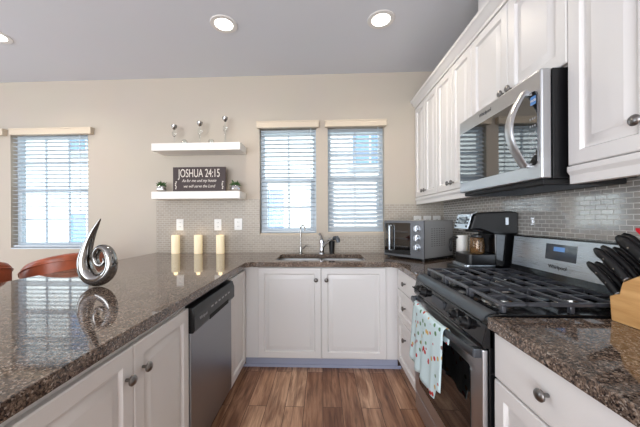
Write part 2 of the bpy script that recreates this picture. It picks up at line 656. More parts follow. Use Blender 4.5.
# boxed-in vent chase above the microwave cabinet
mb = MB(); mb.box(1.0, XW, 1.14, 1.81, 2.41, H)
struct('wall_chase', mb, M['cab'])
mb = MB(); mb.box(XL0, -1.3, YB - .014, YB, 0, .1, .003)
struct('baseboard_back', mb, M['trimw'])

# windows
def window(n, x0, x1, z0, z1, cols, mid):
    root = bpy.data.objects.new('window_%d' % n, None)
    col.objects.link(root)
    root.location = ((x0 + x1) / 2, YB + .08, z0)
    root['kind'] = 'structure'
    ya, yb = YB + .07, YB + .13
    f = MB()
    t = .035
    f.box(x0, x0 + t, ya, yb, z0, z1, .003); f.box(x1 - t, x1, ya, yb, z0, z1, .003)
    f.box(x0 + t, x1 - t, ya, yb, z0, z0 + t, .003); f.box(x0 + t, x1 - t, ya, yb, z1 - t, z1, .003)
    f.box(x0 + t, x1 - t, ya, yb, mid - .02, mid + .025, .003)
    s = .03
    for a, b in ((x0 + t, x0 + t + s), (x1 - t - s, x1 - t)):
        f.box(a, b, ya - .012, yb - .03, z0 + t, mid - .02, .003)
    f.box(x0 + t + s, x1 - t - s, ya - .012, yb - .03, z0 + t, z0 + t + s, .003)
    f.build('window_frame', M['vinyl'], root)
    g = MB()
    for k in range(1, cols):
        xm = x0 + t + (x1 - x0 - 2 * t) * k / cols
        g.box(xm - .008, xm + .008, ya + .025, ya + .04, z0 + t, z1 - t)
    for zc in ((z0 + mid) / 2, (mid + z1) / 2):
        g.box(x0 + t, x1 - t, ya + .026, ya + .039, zc - .008, zc + .008)
    g.build('muntin', M['vinyl'], root)
    p = MB(); p.box(x0 + t, x1 - t, ya + .044, ya + .048, z0 + t, z1 - t)
    p.build('pane', M['pane'], root)
    l = MB(); l.box(x0, x1, YB - .002, ya, z0 - .001, z0 + .012, .003)
    l.build('sill', M['valance'] if x0 > -1 else M['vinyl'], root)
    return root
window(4, *WIN[0][:2], *WIN[0][2:], 3, 1.60)
window(1, *WIN[1][:2], *WIN[1][2:], 3, 1.60)
window(2, *WIN[2][:2], *WIN[2][2:], 2, 1.68)
window(3, *WIN[3][:2], *WIN[3][2:], 2, 1.70)

# blinds
def blind(label, x0, x1, zb, zt, tilt, wand_x, wand_z, hx0, hx1, hz0, hz1, ncord=3):
    root = thing('window_blind', label, 'blind', ((x0 + x1) / 2, YB, zb), 0)
    h = MB(); h.box(hx0, hx1, YB - .052, YB - .001, hz0, hz1, .004); h.box(hx0 - .004, hx1 + .004, YB - .056, YB - .001, hz1 - .014, hz1, .003)
    h.build('valance', M['valance'], root)
    s = MB()
    yc = YB + .036
    z = hz0 - .02
    rot = Matrix.Rotation(R(tilt), 3, 'X')
    while z > zb + .045:
        s.box(x0 + .012, x1 - .012, yc - .024, yc + .024, z - .0013, z + .0013, 0, rot=rot, piv=(0, yc, z))
        z -= .0445
    s.build('slats', M['slat'], root)
    b = MB(); b.box(x0 + .012, x1 - .012, yc - .022, yc + .022, zb + .008, zb + .026, .003)
    b.build('bottom_rail', M['slat'], root)
    c = MB()
    for k in range(ncord):
        xx = x0 + .09 + (x1 - x0 - .18) * k / (ncord - 1)
        for dy in (-.0255, .0255):
            c.cyl((xx, yc + dy, zb + .02), (xx, yc + dy, hz0), .0011, n=5)
    c.build('ladder_cord', M['slat'], root)
    wd = MB(); wd.cyl((wand_x, YB - .008, wand_z), (wand_x, YB - .008, hz0 + .01), .0042, n=8)
    wd.build('tilt_wand', M['vinyl'], root)
    return root
blind('cream-headed white slat blind with only its valance end showing at photo edge', -4.50, -3.60, .968, 2.215, -8, -3.68, 1.45, -4.56, -3.462, 2.195, 2.266)
blind('white slat blind on the wide window behind the leather stools', -3.43, -2.545, .968, 2.215, -8, -2.63, 1.36, -3.387, -2.473, 2.195, 2.266)
blind('fully lowered white slat blind above the thin gooseneck faucet, slats nearly flat', -.66, -.06, 1.118, 2.23, -6, -.115, 1.44, -.68, -.03, 2.222, 2.292)
blind('white slat blind beside the wall cabinets, its bottom rail raised off the sill', .063, .65, 1.165, 2.23, 40, .585, 1.38, .036, .666, 2.222, 2.29)

# ---------------------------------------------------------------- outside
mb = MB(); mb.box(-25, 20, YB + .3, 30, -3.2, -3.0)
struct('ground', mb, M['ground'])
hs = thing('neighbour_house', 'pale lap-sided house standing outside beyond the window blinds', 'house', (-4, 8.6, -3.0))
mb = MB(); mb.box(-16, 8, 7.6, 12, -3.0, 5.6); mb.build('house_wall', M['siding'], hs)
mb = MB(); mb.prism([(7.0, 5.6), (9.8, 8.0), (12.6, 5.6)], 'x', -16.5, 8.5); mb.build('roof', M['roof'], hs)
for (wx, wz) in ((-9.3, 3.1), (-6.6, 3.1), (-9.3, 0.3), (-6.6, 0.3), (-1.5, .9), (1.3, 2.6), (3.8, .9)):
    f = MB()
    f.box(wx - .55, wx + .55, 7.54, 7.6, wz, wz + 1.25, .01)
    wf = f.build('house_window', M['trimw'], hs)
    g = MB()
    g.box(wx - .46, wx - .03, 7.525, 7.54, wz + .1, wz + 1.15); g.box(wx + .03, wx + .46, 7.525, 7.54, wz + .1, wz + 1.15)
    g.build('pane', M['housepane'], wf)

# ---------------------------------------------------------------- base cabinets
DT = .02
RAISED = [(0, 0), (0, DT - .004), (.004, DT), (.050, DT), (.053, DT - .003), (.058, DT - .012), (.066, DT - .012), (.070, DT - .010), (.094, DT - .003), (.096, DT - .0015)]
SLAB = [(0, 0), (0, DT - .006), (.003, DT - .002), (.012, DT)]
KNOB = [(.0055, 0), (.0055, .012), (.008, .016), (.0165, .020), (.0175, .025), (.014, .030), (.006, .0325), (0, .033)]

def front(root, name, o, U, V, N, wd, ht, knob=None, prof=RAISED):
    d = MB(); d.panel(o, U, V, N, wd, ht, prof)
    part = d.build(name, M['cab'], root)
    if knob is not None:
        k = MB()
        c = Vector(o) + Vector(U) * knob[0] + Vector(V) * knob[1] + Vector(N) * DT
        k.lathe(KNOB, c, N, 18)
        kb = k.build('knob', M['pewter'], part)
        tag(kb, 'dark pewter knob')
    return part

G = .0015
def carcass(root, x0, x1, y0, y1, z0, z1, m='cab'):
    b = MB(); b.box(x0, x1, y0, y1, z0, z1, .0015)
    return b.build('cabinet_body', M[m], root)
def toe(root, x0, x1, y0, y1, z1, m='toe'):
    b = MB(); b.box(x0, x1, y0, y1, 0, z1)
    return b.build('toe_kick', M[m], root)

ZT = .872            # cabinet tops, counters sit on them
# peninsula (door faces at x = -.645, facing +x)
NX = (1, 0, 0); NMX = (-1, 0, 0); NY = (0, -1, 0); UZ = (0, 0, 1)
XF = -.665
c1 = thing('base_cabinet', 'white two-door base cabinet in the peninsula, beside the dishwasher', 'cabinet', (-.95, .92, 0), group=None)
carcass(c1, -1.27, XF, .15, 1.318, .085, ZT)
toe(c1, -1.22, XF - .04, .15, 1.318, .0855)
front(c1, 'door', (XF, .53, .10), (0, 1, 0), UZ, NX, .392, .742, (.355, .645))
front(c1, 'door', (XF, .925, .10), (0, 1, 0), UZ, NX, .390, .742, (.045, .645))
front(c1, 'door', (XF, .152, .10), (0, 1, 0), UZ, NX, .375, .742, (.04, .645))
c2 = thing('base_cabinet', 'narrow white one-door cabinet between dishwasher and sink cabinet', 'cabinet', (-.95, 2.1, 0))
carcass(c2, -1.27, XF, 1.933, 2.922, .085, ZT)
toe(c2, -1.22, XF - .04, 1.933, 2.922, .0855)
front(c2, 'door', (XF, 1.936, .075), (0, 1, 0), UZ, NX, .372, .767, None)
# sink cabinet (door faces at y = 2.311)
YF = 2.331
c3 = thing('sink_cabinet', 'white two-door cabinet under the sink', 'cabinet', (0, 2.6, 0))
b = MB()
b.box(XF + .001, .632, YF, YF + .02, .098, ZT)                 # face frame
b.box(XF + .001, .632, 2.90, 2.922, .098, ZT)
b.box(XF + .001, -.60, YF + .02, 2.90, .098, ZT); b.box(.60, .632, YF + .02, 2.90, .098, ZT)
b.box(-.60, .60, YF + .02, 2.90, .098, .12)
b.build('cabinet_body', M['cab'], c3)
toe(c3, XF + .001, .632, YF + .045, 2.9, .0985)
b = MB(); b.box(-.70, .66, YF + .036, YF + .045, 0, .026, .003)
b.build('toe_moulding', M['toe'], c3)
front(c3, 'door', (-.541, YF, .108), (1, 0, 0), UZ, NY, .529, .754, (.487, .655))
front(c3, 'door', (-.009, YF, .108), (1, 0, 0), UZ, NY, .533, .754, (.042, .655))
# right run, drawers (faces at x = .6134, facing -x)
XRF = .6334
c4 = thing('drawer_cabinet', 'white three-drawer base cabinet between sink cabinet and range', 'cabinet', (.94, 2.2, 0))
carcass(c4, XRF, XW - .004, 1.795, 2.922, .105, ZT)
toe(c4, XRF + .05, XW - .01, 1.795, 2.9, .1055)
UMY = (0, -1, 0)
front(c4, 'drawer', (XRF, 2.306, .705), UMY, UZ, NMX, .505, .157, (.225, .078), SLAB)
front(c4, 'drawer', (XRF, 2.306, .475), UMY, UZ, NMX, .505, .225, (.225, .125))
front(c4, 'drawer', (XRF, 2.306, .115), UMY, UZ, NMX, .505, .355, (.225, .25))
c5 = thing('base_cabinet', 'white base cabinet with one drawer over a door, right of the range', 'cabinet', (.94, .66, 0))
carcass(c5, XRF, XW - .004, .28, 1.027, .105, ZT)
toe(c5, XRF + .05, XW - .01, .28, 1.027, .1055)
front(c5, 'drawer', (XRF, 1.023, .702), UMY, UZ, NMX, .56, .163, (.24, .085), SLAB)
front(c5, 'door', (XRF, 1.023, .115), UMY, UZ, NMX, .56, .58, (.515, .52))

# ---------------------------------------------------------------- granite worktops
def slab(name, outer, hole, z0, z1):
    b = bmesh.new()
    def loop(pts):
        vs_ = [b.verts.new((x, y, z1)) for x, y in pts]
        return [b.edges.new((vs_[i], vs_[(i + 1) % len(vs_)])) for i in range(len(vs_))]
    ed = loop(outer)
    if hole: ed += loop(hole)
    bmesh.ops.triangle_fill(b, edges=ed, use_beauty=True, use_dissolve=False)
    r = bmesh.ops.extrude_face_region(b, geom=list(b.faces))
    vv = [g for g in r['geom'] if isinstance(g, bmesh.types.BMVert)]
    bmesh.ops.translate(b, vec=(0, 0, z0 - z1), verts=vv)
    bmesh.ops.recalc_face_normals(b, faces=b.faces)
    rim = [e for e in b.edges if len(e.link_faces) == 2 and e.calc_face_angle() > 1.0]
    bmesh.ops.bevel(b, geom=rim, offset=.004, segments=2, profile=.5, affect='EDGES', clamp_overlap=True)
    m = MB(); m._merge(b)
    return m.build(name, M['granite'], smooth=False)

def rrect(x0, x1, y0, y1, r, n=5):
    pts = []
    for cx_, cy_, a0 in ((x1 - r, y1 - r, 0), (x0 + r, y1 - r, 90), (x0 + r, y0 + r, 180), (x1 - r, y0 + r, 270)):
        for k in range(n + 1):
            a = R(a0 + 90 * k / n)
            pts.append((cx_ + r * math.cos(a), cy_ + r * math.sin(a)))
    return pts
ZC = .914
SX0, SX1, SY0, SY1 = -.41, .375, 2.375, 2.79
o = slab('countertop', [(-1.89, .12), (-.63, .12), (-.63, 2.245), (-.598, 2.28), (.56, 2.28), (.594, 2.245), (.594, 1.791), (XW - .009, 1.791), (XW - .009, YB - .009), (-1.79, YB - .009)],
         rrect(SX0, SX1, SY0, SY1, .05), ZT, ZC)
tag(o, 'long U-shaped brown speckled granite worktop over the peninsula and sink', 'countertop')
o = slab('countertop', [(.594, .28), (XW - .009, .28), (XW - .009, 1.016), (.594, 1.029)], None, ZT, ZC)
tag(o, 'short brown speckled granite worktop under the knife block', 'countertop')

# ---------------------------------------------------------------- sink and faucets
sk = thing('kitchen_sink', 'stainless double-bowl sink set under the granite worktop', 'sink', (0, 2.61, .69))
def bowl(x0, x1, y0, y1):
    m = MB()
    zt = ZT - .002
    m.rings([[(x, y, zt) for x, y in rrect(x0 - .012, x1 + .012, y0 - .012, y1 + .012, .05)],
             [(x, y, zt) for x, y in rrect(x0, x1, y0, y1, .045)],
             [(x, y, zt - .15) for x, y in rrect(x0 + .008, x1 - .008, y0 + .008, y1 - .008, .045)],
             [(x, y, zt - .175) for x, y in rrect(x0 + .035, x1 - .035, y0 + .035, y1 - .035, .03)]], cap0=False)
    bo = m.build('bowl', M['sink_steel'], sk)
    d = MB(); d.lathe([(.042, 0), (.042, .003), (.03, .004), (.028, .001), (0, .001)], ((x0 + x1) / 2, (y0 + y1) / 2, zt - .1748))
    d.build('drain', M['chrome'], bo)
xm = -.005
bowl(SX0 + .004, xm - .02, SY0 + .004, SY1 - .004)
bowl(xm + .02, SX1 - .004, SY0 + .004, SY1 - .004)
# thin filtered-water faucet
fw = thing('water_faucet', 'thin gooseneck drinking-water faucet behind the left sink bowl', 'faucet', (-.22, 2.835, ZC))
m = MB(); m.lathe([(.024, 0), (.024, .006), (.016, .012), (.015, .07), (.011, .075)], (-.22, 2.835, ZC), n=18)
m.build('base', M['nickel'], fw)
pts = [(-.22, 2.835, ZC + .07), (-.22, 2.835, ZC + .24)]
for k in range(1, 11):
    a = PI - PI * k / 10
    pts.append((-.22 + .022 + .022 * math.cos(a) * 1.0, 2.835 - .03 * k / 10, ZC + .255 + .035 * math.sin(a)))
pts.append((-.176, 2.803, ZC + .235))
m = MB(); m.tube(pts, .0065, 10); m.build('spout', M['nickel'], fw)
m = MB(); m.tube([(-.21, 2.83, ZC + .05), (-.19, 2.82, ZC + .055), (-.165, 2.81, ZC + .085), (-.145, 2.80, ZC + .078)], [.006, .006, .008, .006], 8)
m.build('lever', M['pewter'], fw)
# main pull-out faucet
fm = thing('kitchen_faucet', 'chrome single-lever faucet with angled pull-out spout at the sink centre', 'faucet', (-.005, 2.845, ZC))
m = MB(); m.lathe([(.032, 0), (.032, .008), (.024, .016), (.022, .10), (.026, .105), (.025, .135), (.015, .145), (0, .147)], (-.005, 2.845, ZC), n=20)
m.build('body', M['chrome'], fm)
m = MB(); m.tube([(-.005, 2.845, ZC + .055), (.03, 2.81, ZC + .10), (.075, 2.765, ZC + .145), (.115, 2.725, ZC + .165)], [.017, .016, .016, .018], 12)
m.build('spout', M['chrome'], fm)
m = MB(); m.tube([(.113, 2.727, ZC + .165), (.14, 2.70, ZC + .17), (.152, 2.688, ZC + .15), (.155, 2.685, ZC + .125)], [.019, .022, .021, .017], 12)
h = m.build('spray_head', M['steel_dark'], fm)
m = MB(); m.tube([(-.005, 2.845, ZC + .145), (-.012, 2.85, ZC + .175), (-.03, 2.86, ZC + .205)], [.012, .010, .012], 10)
m.build('lever', M['pewter'], fm)
# black tumbler beside faucet
m = MB(); m.lathe([(0, 0), (.025, 0), (.033, .125), (.030, .125), (.023, .006), (0, .006)], (.098, 2.86, ZC), n=20)
tag(m.build('tumbler', M['black'], None), 'small black tumbler behind the sink beside the chrome faucet', 'cup')

# ---------------------------------------------------------------- dishwasher
dw = thing('dishwasher', 'stainless dishwasher with black control panel in the peninsula', 'dishwasher', (-.95, 1.626, 0))
y0, y1 = 1.322, 1.929
m = MB(); m.box(-1.24, -.67, y0 + .003, y1 - .003, .06, .865); m.build('tub', M['black_matte'], dw)
m = MB(); m.box(-.67, -.64, y0 + .002, y1 - .002, .09, .715, .006); dd = m.build('door', M['dw_steel'], dw)
m = MB()
m.prism([(-.67, .715), (-.628, .715), (-.618, .73), (-.618, .80), (-.63, .838), (-.67, .845)], 'y', y0, y1, .004)
cp = m.build('control_panel', M['black'], dw)
m = MB(); m.prism([(-.6165, .722), (-.6165, .748), (-.6225, .74), (-.6225, .726)], 'y', 1.50, 1.80, .001); m.build('handle_recess', M['cavity'], cp)
for k in range(6):
    m = MB(); m.box(-.6185, -.6168, 1.52 + k * .055, 1.55 + k * .055, .782, .790)
    m.build('button', M['letter_grey'], cp)
text_part('lettering', 'Whirlpool', .022, M['letter_grey'], cp, (-.6172, 1.42, .772), (0, 1, 0), (0, 0, 1))
m = MB(); m.box(-.72, -.69, y0 + .003, y1 - .003, 0, .0595); m.build('toe_panel', M['black_matte'], dw)

# ---------------------------------------------------------------- wall cabinets
XU = .985                       # carcass face, doors stand out to .965
ZU0, ZU1 = 1.478, 2.40
def wall_cab(label, ya, yb, z0, doors, rail=True):
    r = thing('wall_cabinet', label, 'cabinet', (1.12, (ya + yb) / 2, z0), group=None)
    b = MB(); b.box(XU, XW - .009, ya, yb, z0, ZU1 + .01, .001); b.build('cabinet_body', M['cab'], r)
    if rail:
        b = MB(); b.prism([(XU + .02, z0), (XU - .022, z0), (XU - .022, z0 - .02), (XU - .012, z0 - .035), (XU - .012, z0 - .068), (XU + .02, z0 - .068)], 'y', ya, yb, .002)
        b.build('light_rail', M['cab'], r)
    for (a, c, kn) in doors:    # a > c, door runs from a down to c in y
        front(r, 'door', (XU, a - G, z0 + .004), UMY, UZ, NMX, a - c - 2 * G, ZU1 - z0 - .01, kn)
    return r
wall_cab('white two-door wall cabinet in the corner beside the window', 2.38, 2.917, ZU0, [(2.917, 2.65, (.235, .05)), (2.65, 2.38, (.03, .05))])
wall_cab('white two-door wall cabinet between the corner cabinet and the microwave', 1.833, 2.3795, ZU0, [(2.3795, 2.107, (.24, .05)), (2.107, 1.833, (.03, .05))])
wall_cab('short white two-door wall cabinet directly above the microwave', 1.134, 1.8325, 1.878, [(1.8325, 1.483, (.32, .045)), (1.483, 1.134, (.03, .045))], False)
wall_cab('tall white wall cabinet above the knife block, right of the microwave', .40, 1.1335, ZU0 - .008, [(1.1335, .835, (.255, .09)), (.835, .40, (.035, .09))])
# end returns of the light rail by the microwave
# crown
b = MB(); b.prism([(XU + .02, 2.40), (XU - .022, 2.40), (XU - .024, 2.418), (XU - .035, 2.425), (XU - .045, 2.45), (XU - .062, 2.462), (XU - .064, 2.482), (XU + .02, 2.482)], 'y', .40, YB - .004, 0)
struct('trim_1', b, M['cab'])

# ---------------------------------------------------------------- microwave
mw = thing('microwave', 'stainless over-the-range microwave with curved handle under the short wall cabinet', 'microwave', (1.07, 1.485, 1.42))
ya, yb, z0, z1 = 1.150, 1.815, 1.428, 1.874
m = MB(); m.box(.925, XW - .010, ya + .002, yb - .002, z0, z1, .004); bd = m.build('body', M['black'], mw)
m = MB()
m.box(.88, .922, ya, yb, z0, z1 - .001, .008, 3)
dr = m.build('door', M['steel'], mw)
# window and control strip (recessed black glass with rounded border)
def xplate(mbx, x0, x1, ya_, yb_, za, zb, r):
    pts = rrect(ya_, yb_, za, zb, r)
    mbx.prism(pts, 'x', x0, x1)
m = MB(); xplate(m, .8765, .8815, 1.168, 1.800, z0 + .060, z1 - .080, .02); gl = m.build('window', M['mw_glass'], dr)
m = MB(); xplate(m, .876, .8768, 1.174, 1.204, z1 - .135, z1 - .100, .004); dp = m.build('display', M['display'], gl)
text_part('lettering', '10:58', .014, M['letter'], dp, (.8757, 1.189, z1 - .118), UMY, UZ)
for i in range(6):
    for j in range(3):
        m = MB(); m.box(.8762, .8768, 1.176 + j * .0125, 1.183 + j * .0125, z0 + .10 + i * .030, z0 + .108 + i * .030)
        m.build('button', M['letter_grey'], gl)
text_part('lettering', 'Whirlpool', .026, M['letter_grey_dark'], dr, (.8793, 1.535, z1 - .036), UMY, UZ, 1.0)
m = MB()
yh = 1.222
pts = [(.882, yh, z0 + .055), (.862, yh, z0 + .06)]
N_ = 14
for k in range(N_ + 1):
    t = k / N_
    zz = z0 + .06 + t * (.315)
    pts.append((.862 - .062 * math.sin(PI * t), yh, zz))
pts += [(.862, yh, z0 + .375), (.882, yh, z0 + .38)]
m.tube(pts[1:-1], [(.009, .024)] * len(pts[1:-1]), 14, flat=(0, 1, 0))
m.box(.862, .882, yh - .012, yh + .012, z0 + .055, z0 + .075, .004); m.box(.862, .882, yh - .012, yh + .012, z0 + .358, z0 + .378, .004)
m.build('handle', M['steel'], dr)
m = MB(); m.box(.90, XW - .03, ya + .02, yb - .02, z0 - .022, z0 + .001, .006)
vb = m.build('vent_base', M['black_matte'], mw)
m = MB()
for k in range(16):
    m.box(.93, 1.16, ya + .05 + k * .037, ya + .066 + k * .037, z0 - .0245, z0 - .021)
m.build('vent_grille', M['steel_dark'], vb)

# ---------------------------------------------------------------- gas range
rg = thing('gas_range', 'stainless and black gas range with cast-iron grates between the worktops', 'range', (.92, 1.40, 0))
y0, y1 = 1.034, 1.787
m = MB(); m.box(.605, 1.235, y0, y1, .07, .905, .003); m.build('range_body', M['black_gloss'], rg)
m = MB(); m.box(.66, 1.2, y0 + .02, y1 - .02, 0, .072); m.build('range_base', M['black_matte'], rg)
m = MB()
m.prism([(1.235, .895), (.625, .895), (.610, .885), (.598, .875), (.594, .885), (.600, .902), (.615, .914), (.645, .921), (1.235, .921)], 'y', y0, y1, .002)
ct = m.build('cooktop', M['black_gloss'], rg)
m = MB()
m.prism([(.592, .888), (.598, .904), (.613, .9165), (.626, .9215), (.640, .9228), (.640, .919), (.630, .918), (.614, .911), (.601, .900)], 'y', y0 + .02, y1 - .005, 0)
m.build('front_trim', M['steel_dark'], ct)
m = MB(); m.prism([(.620, .795), (.584, .795), (.579, .81), (.594, .878), (.620, .890)], 'y', y0, y1, .003)
cpn = m.build('control_panel', M['black_gloss'], rg)
nrm = Vector((-.972, 0, .236))
for yk in (1.690, 1.615, 1.245, 1.155):
    c = Vector((.5862, yk, .846))
    k = MB(); k.lathe([(.026, 0), (.026, .006), (.021, .010), (.019, .030), (.016, .033), (0, .033)], c, nrm, 20)
    kb = k.build('knob', M['black'], cpn)
    g = MB(); g.box(-.0035, .0035, -.019, .019, -.001, .012, .002, rot=Vector((0, 0, 1)).rotation_difference(nrm).to_matrix(), piv=(0, 0, 0))
    for v in g.bm.verts: v.co += c + nrm * .032
    g.build('grip', M['black_gloss'], kb)
m = MB(); m.prism(rrect(1.36, 1.50, .828, .866, .012), 'x', .580, .590)
m.build('badge', M['steel_dark'], cpn)
# oven door
m = MB(); m.box(.582, .604, y0 + .004, y1 - .004, .195, .788, .006); od = m.build('oven_door', M['steel'], rg)
m = MB(); m.prism(rrect(y0 + .085, y1 - .085, .28, .69, .02), 'x', .5795, .5835); m.build('oven_window', M['oven_glass'], od)
m = MB()
pts, rr_ = [], []
for k in range(17):
    t = k / 16
    yy = y1 - .03 - t * (y1 - y0 - .045)
    bow = math.sin(PI * t)
    pts.append((.560 - .024 * bow, yy, .772 - .008 * bow)); rr_.append((.010, .017))
m.tube(pts, rr_, 14, flat=(0, 0, 1))
for yy in (pts[0][1] - .012, pts[-1][1] + .012):
    m.box(.556, .584, yy - .014, yy + .014, .754, .789, .005)
m.build('handle', M['steel_dark'], od)
m = MB(); m.box(.584, .604, y0 + .004, y1 - .004, .078, .187, .006); m.build('drawer', M['steel'], rg)
# backguard
m = MB(); m.prism([(1.158, .921), (1.250, .921), (1.250, 1.158), (1.226, 1.168), (1.198, 1.165), (1.180, .985)], 'y', y0, y1, .003)
bgd = m.build('backguard', M['black_gloss'], rg)
m = MB(); m.prism([(1.1755, .988), (1.1925, 1.158), (1.1955, 1.158), (1.1785, .988)], 'y', y0 + .012, y1 - .012, 0)
bp = m.build('control_fascia', M['steel_light'], bgd)
sl = Vector((.017, 0, .17)).normalized()
def fas(z, d=0): return 1.1755 + (z - .988) * .1 - .001 - d
m = MB(); m.prism([(fas(1.055), 1.055), (fas(1.135), 1.135), (fas(1.135) + .002, 1.135), (fas(1.055) + .002, 1.055)], 'y', 1.345, 1.525, 0)
dp = m.build('display', M['display_dim'], bp)
m = MB(); m.prism([(fas(1.10, .0008), 1.10), (fas(1.122, .0008), 1.122), (fas(1.122), 1.122), (fas(1.10), 1.10)], 'y', 1.41, 1.475, 0)
m.build('clock_readout', M['display'], dp)
text_part('lettering', 'Whirlpool', .026, M['letter_dark'], bp, (fas(1.02), 1.445, 1.02), UMY, sl)
# burners and grates
for bx_, by_, br_ in ((.745, 1.195, .05), (.745, 1.610, .042), (1.02, 1.195, .036), (1.02, 1.610, .046), (.885, 1.405, .05)):
    m = MB(); m.lathe([(br_ + .022, 0), (br_ + .018, .006), (br_, .008), (br_, .016), (br_ * .9, .018)], (bx_, by_, .9212), n=24)
    bb = m.build('burner', M['nickel'], ct)
    # cap
    m = MB(); m.lathe([(br_ * .9, 0), (br_ * .92, .006), (br_ * .8, .009), (0, .010)], (bx_, by_, .9390), n=24)
    m.build('burner_cap', M['iron'], ct)
gy = [(1.044, 1.278), (1.284, 1.526), (1.532, 1.772)]
GX0, GX1 = .665, 1.150
for (a, c) in gy:
    m = MB()
    zt = .953
    def bar(xa, ya_, xb, yb_, w_=.006, h_=.008):
        if abs(xa - xb) > abs(ya_ - yb_): m.box(xa, xb, ya_ - w_, ya_ + w_, zt - h_, zt + .006, .003, 1)
        else: m.box(xa - w_, xa + w_, ya_, yb_, zt - h_, zt + .006, .003, 1)
    bar(GX0, a + .008, GX1, a + .008, .008); bar(GX0, c - .008, GX1, c - .008, .008)
    bar(GX0, a, GX0, c, .008); bar(GX1, a, GX1, c, .008)
    mid = (a + c) / 2
    for k in range(1, 6):
        xx = GX0 + (GX1 - GX0) * k / 6
        bar(xx, a, xx, c, .0055)
    bar(GX0, mid, .83, mid); bar(.95, mid, GX1, mid)
    for xx in (GX0, GX1, (GX0 + GX1) / 2):
        for yy in (a + .01, c - .01):
            m.box(xx - .008, xx + .008, yy - .008, yy + .008, .9215, zt - .004, .002, 1)
    m.build('grate', M['iron'], rg)

# towel folded over the oven handle
tw = MB()
TY0, TWD = 1.650, .41
ys = [TY0 - k * (TWD / 28) for k in range(29)]
def tw_pt(y, s, t):
    bow = math.sin(PI * (y1 - .03 - y) / (y1 - y0 - .045))
    return .560 - .024 * bow, .772 - .008 * bow, 0
loops = []
front_len, back_len = .30, .25
for y in ys:
    i = (TY0 - y) / TWD
    xh, zh, _ = tw_pt(y, 0, 0)
    line = []
    fl = front_len + .02 * math.sin(i * 9) + .035 * math.exp(-((i - .55) / .2) ** 2) - (.05 if i > .9 else 0)
    for k in range(16, 0, -1):
        t = k / 16
        line.append((xh - .0165 - .008 * t - .012 * t * abs(math.sin((y - 1.35) * 26)) + .005 * math.sin(y * 60) * t, y + .012 * t * math.sin(y * 40), zh - fl * t))
    for k in range(9):
        a = PI - PI * k / 8
        line.append((xh + .0165 * math.cos(a), y, zh + .0215 * math.sin(a)))
    for k in range(1, 9):
        t = k / 8
        line.append((min(xh + .0165 - .010 * t, .576), y - .004 * t, zh - back_len * t * .2))
    loops.append(line)
tw.rings(loops, closed=False, cap0=False, cap1=False)
o = tw.build('dish_towel', M['towel'])
sm = o.modifiers.new('thick', 'SOLIDIFY'); sm.thickness = .003; sm.offset = 0
tag(o, 'pale blue dish towel with small red print hung over the oven handle', 'towel')

# ---------------------------------------------------------------- toaster oven
ang = math.atan2(-.338, .245)
to = thing('toaster_oven', 'stainless countertop toaster oven with three round dials by the window', 'toaster oven', (.583, 2.635, ZC), ang)
# local: x along the front (left to right), y backwards into the body
W_, D_, HB, HT = .418, .43, .02, .338
m = MB(); m.box(.006, W_ - .001, .012, D_, HB, HT, .008); bd = m.build('body', M['steel_satin'], to, world=False)
m = MB(); m.box(0, W_, -.004, .014, HB - .002, HT - .002, .005); fp = m.build('front_frame', M['steel_mid'], to, world=False)
m = MB(); m.prism(rrect(.018, .295, HB + .02, HT - .022, .008), 'y', -.014, -.003); dr = m.build('oven_door', M['mw_glass'], to, world=False)
m = MB()
m.tube([(.098, -.018, HB + .05), (.098, -.044, HB + .055), (.098, -.044, HT - .05), (.098, -.018, HT - .045)], .0075, 10)
m.build('handle', M['steel_light'], dr, world=False)
m = MB()
for zz in (.105, .175, .235):
    for k in range(2):
        m.box(.10, .275, -.0155, -.0138, zz + k * .008, zz + .002 + k * .008)
m.build('rack', M['steel_dark'], dr, world=False)
for k, zz in enumerate((.268, .19, .112)):
    m = MB(); m.lathe([(.031, 0), (.031, .004), (.025, .006), (.024, .022), (.021, .025), (0, .025)], (.356, -.0035, zz), (0, -1, 0), 22)
    dl = m.build('dial', M['steel_light'], to, world=False)
    m = MB(); m.box(.3525, .3595, -.0345, -.027, zz - .02, zz + .02, .002); m.build('dial_grip', M['chrome'], dl, world=False)
m = MB()
for i in range(6):
    for j in range(9):
        yy, zz = .10 + i * .036, .12 + j * .018
        m.box(W_ - .0018, W_ - .0003, yy, yy + .020, zz, zz + .005)
m.build('side_vents', M['socket'], bd, world=False)
m = MB(); m.box(.002, W_, .0, D_ - .005, .012, HB + .004, .003); m.build('base_trim', M['black'], to, world=False)
for xx in (.03, W_ - .03):
    for yy in (.03, D_ - .04):
        m = MB(); m.cyl((xx, yy, 0), (xx, yy, .014), .014, .014, 12); m.build('foot', M['black'], to, world=False)

# ---------------------------------------------------------------- coffee maker (front faces the aisle, -x)
cf = thing('coffee_maker', 'black drip coffee maker with silver slanted control face beside the range', 'coffee maker', (1.06, 1.92, ZC))
ya, yb = 1.815, 2.020
m = MB(); m.prism(rrect(.872, 1.24, ya, yb, .045, 6), 'z', ZC, ZC + .038, .006); m.build('base', M['black'], cf)
m = MB(); m.prism(rrect(.915, 1.12, ya + .004, yb - .004, .03, 6), 'z', ZC + .038, ZC + .054, .003); m.build('drip_rim', M['steel_light'], cf)
m = MB(); m.prism(rrect(.935, 1.13, ya + .008, yb - .008, .03, 6), 'z', ZC + .0535, ZC + .122, .006); m.build('warming_platform', M['black'], cf)
m = MB(); m.box(1.10, 1.24, ya + .004, yb - .004, ZC + .036, ZC + .30, .012, 3); m.build('column', M['black_gloss'], cf)
m = MB()
m.prism([(1.245, ZC + .250), (1.10, ZC + .250), (1.05, ZC + .270), (1.00, ZC + .285), (.945, ZC + .280), (.975, ZC + .375), (1.005, ZC + .392), (1.20, ZC + .400), (1.245, ZC + .39)], 'y', ya, yb, .010, 3)
hd = m.build('brew_head', M['black'], cf)
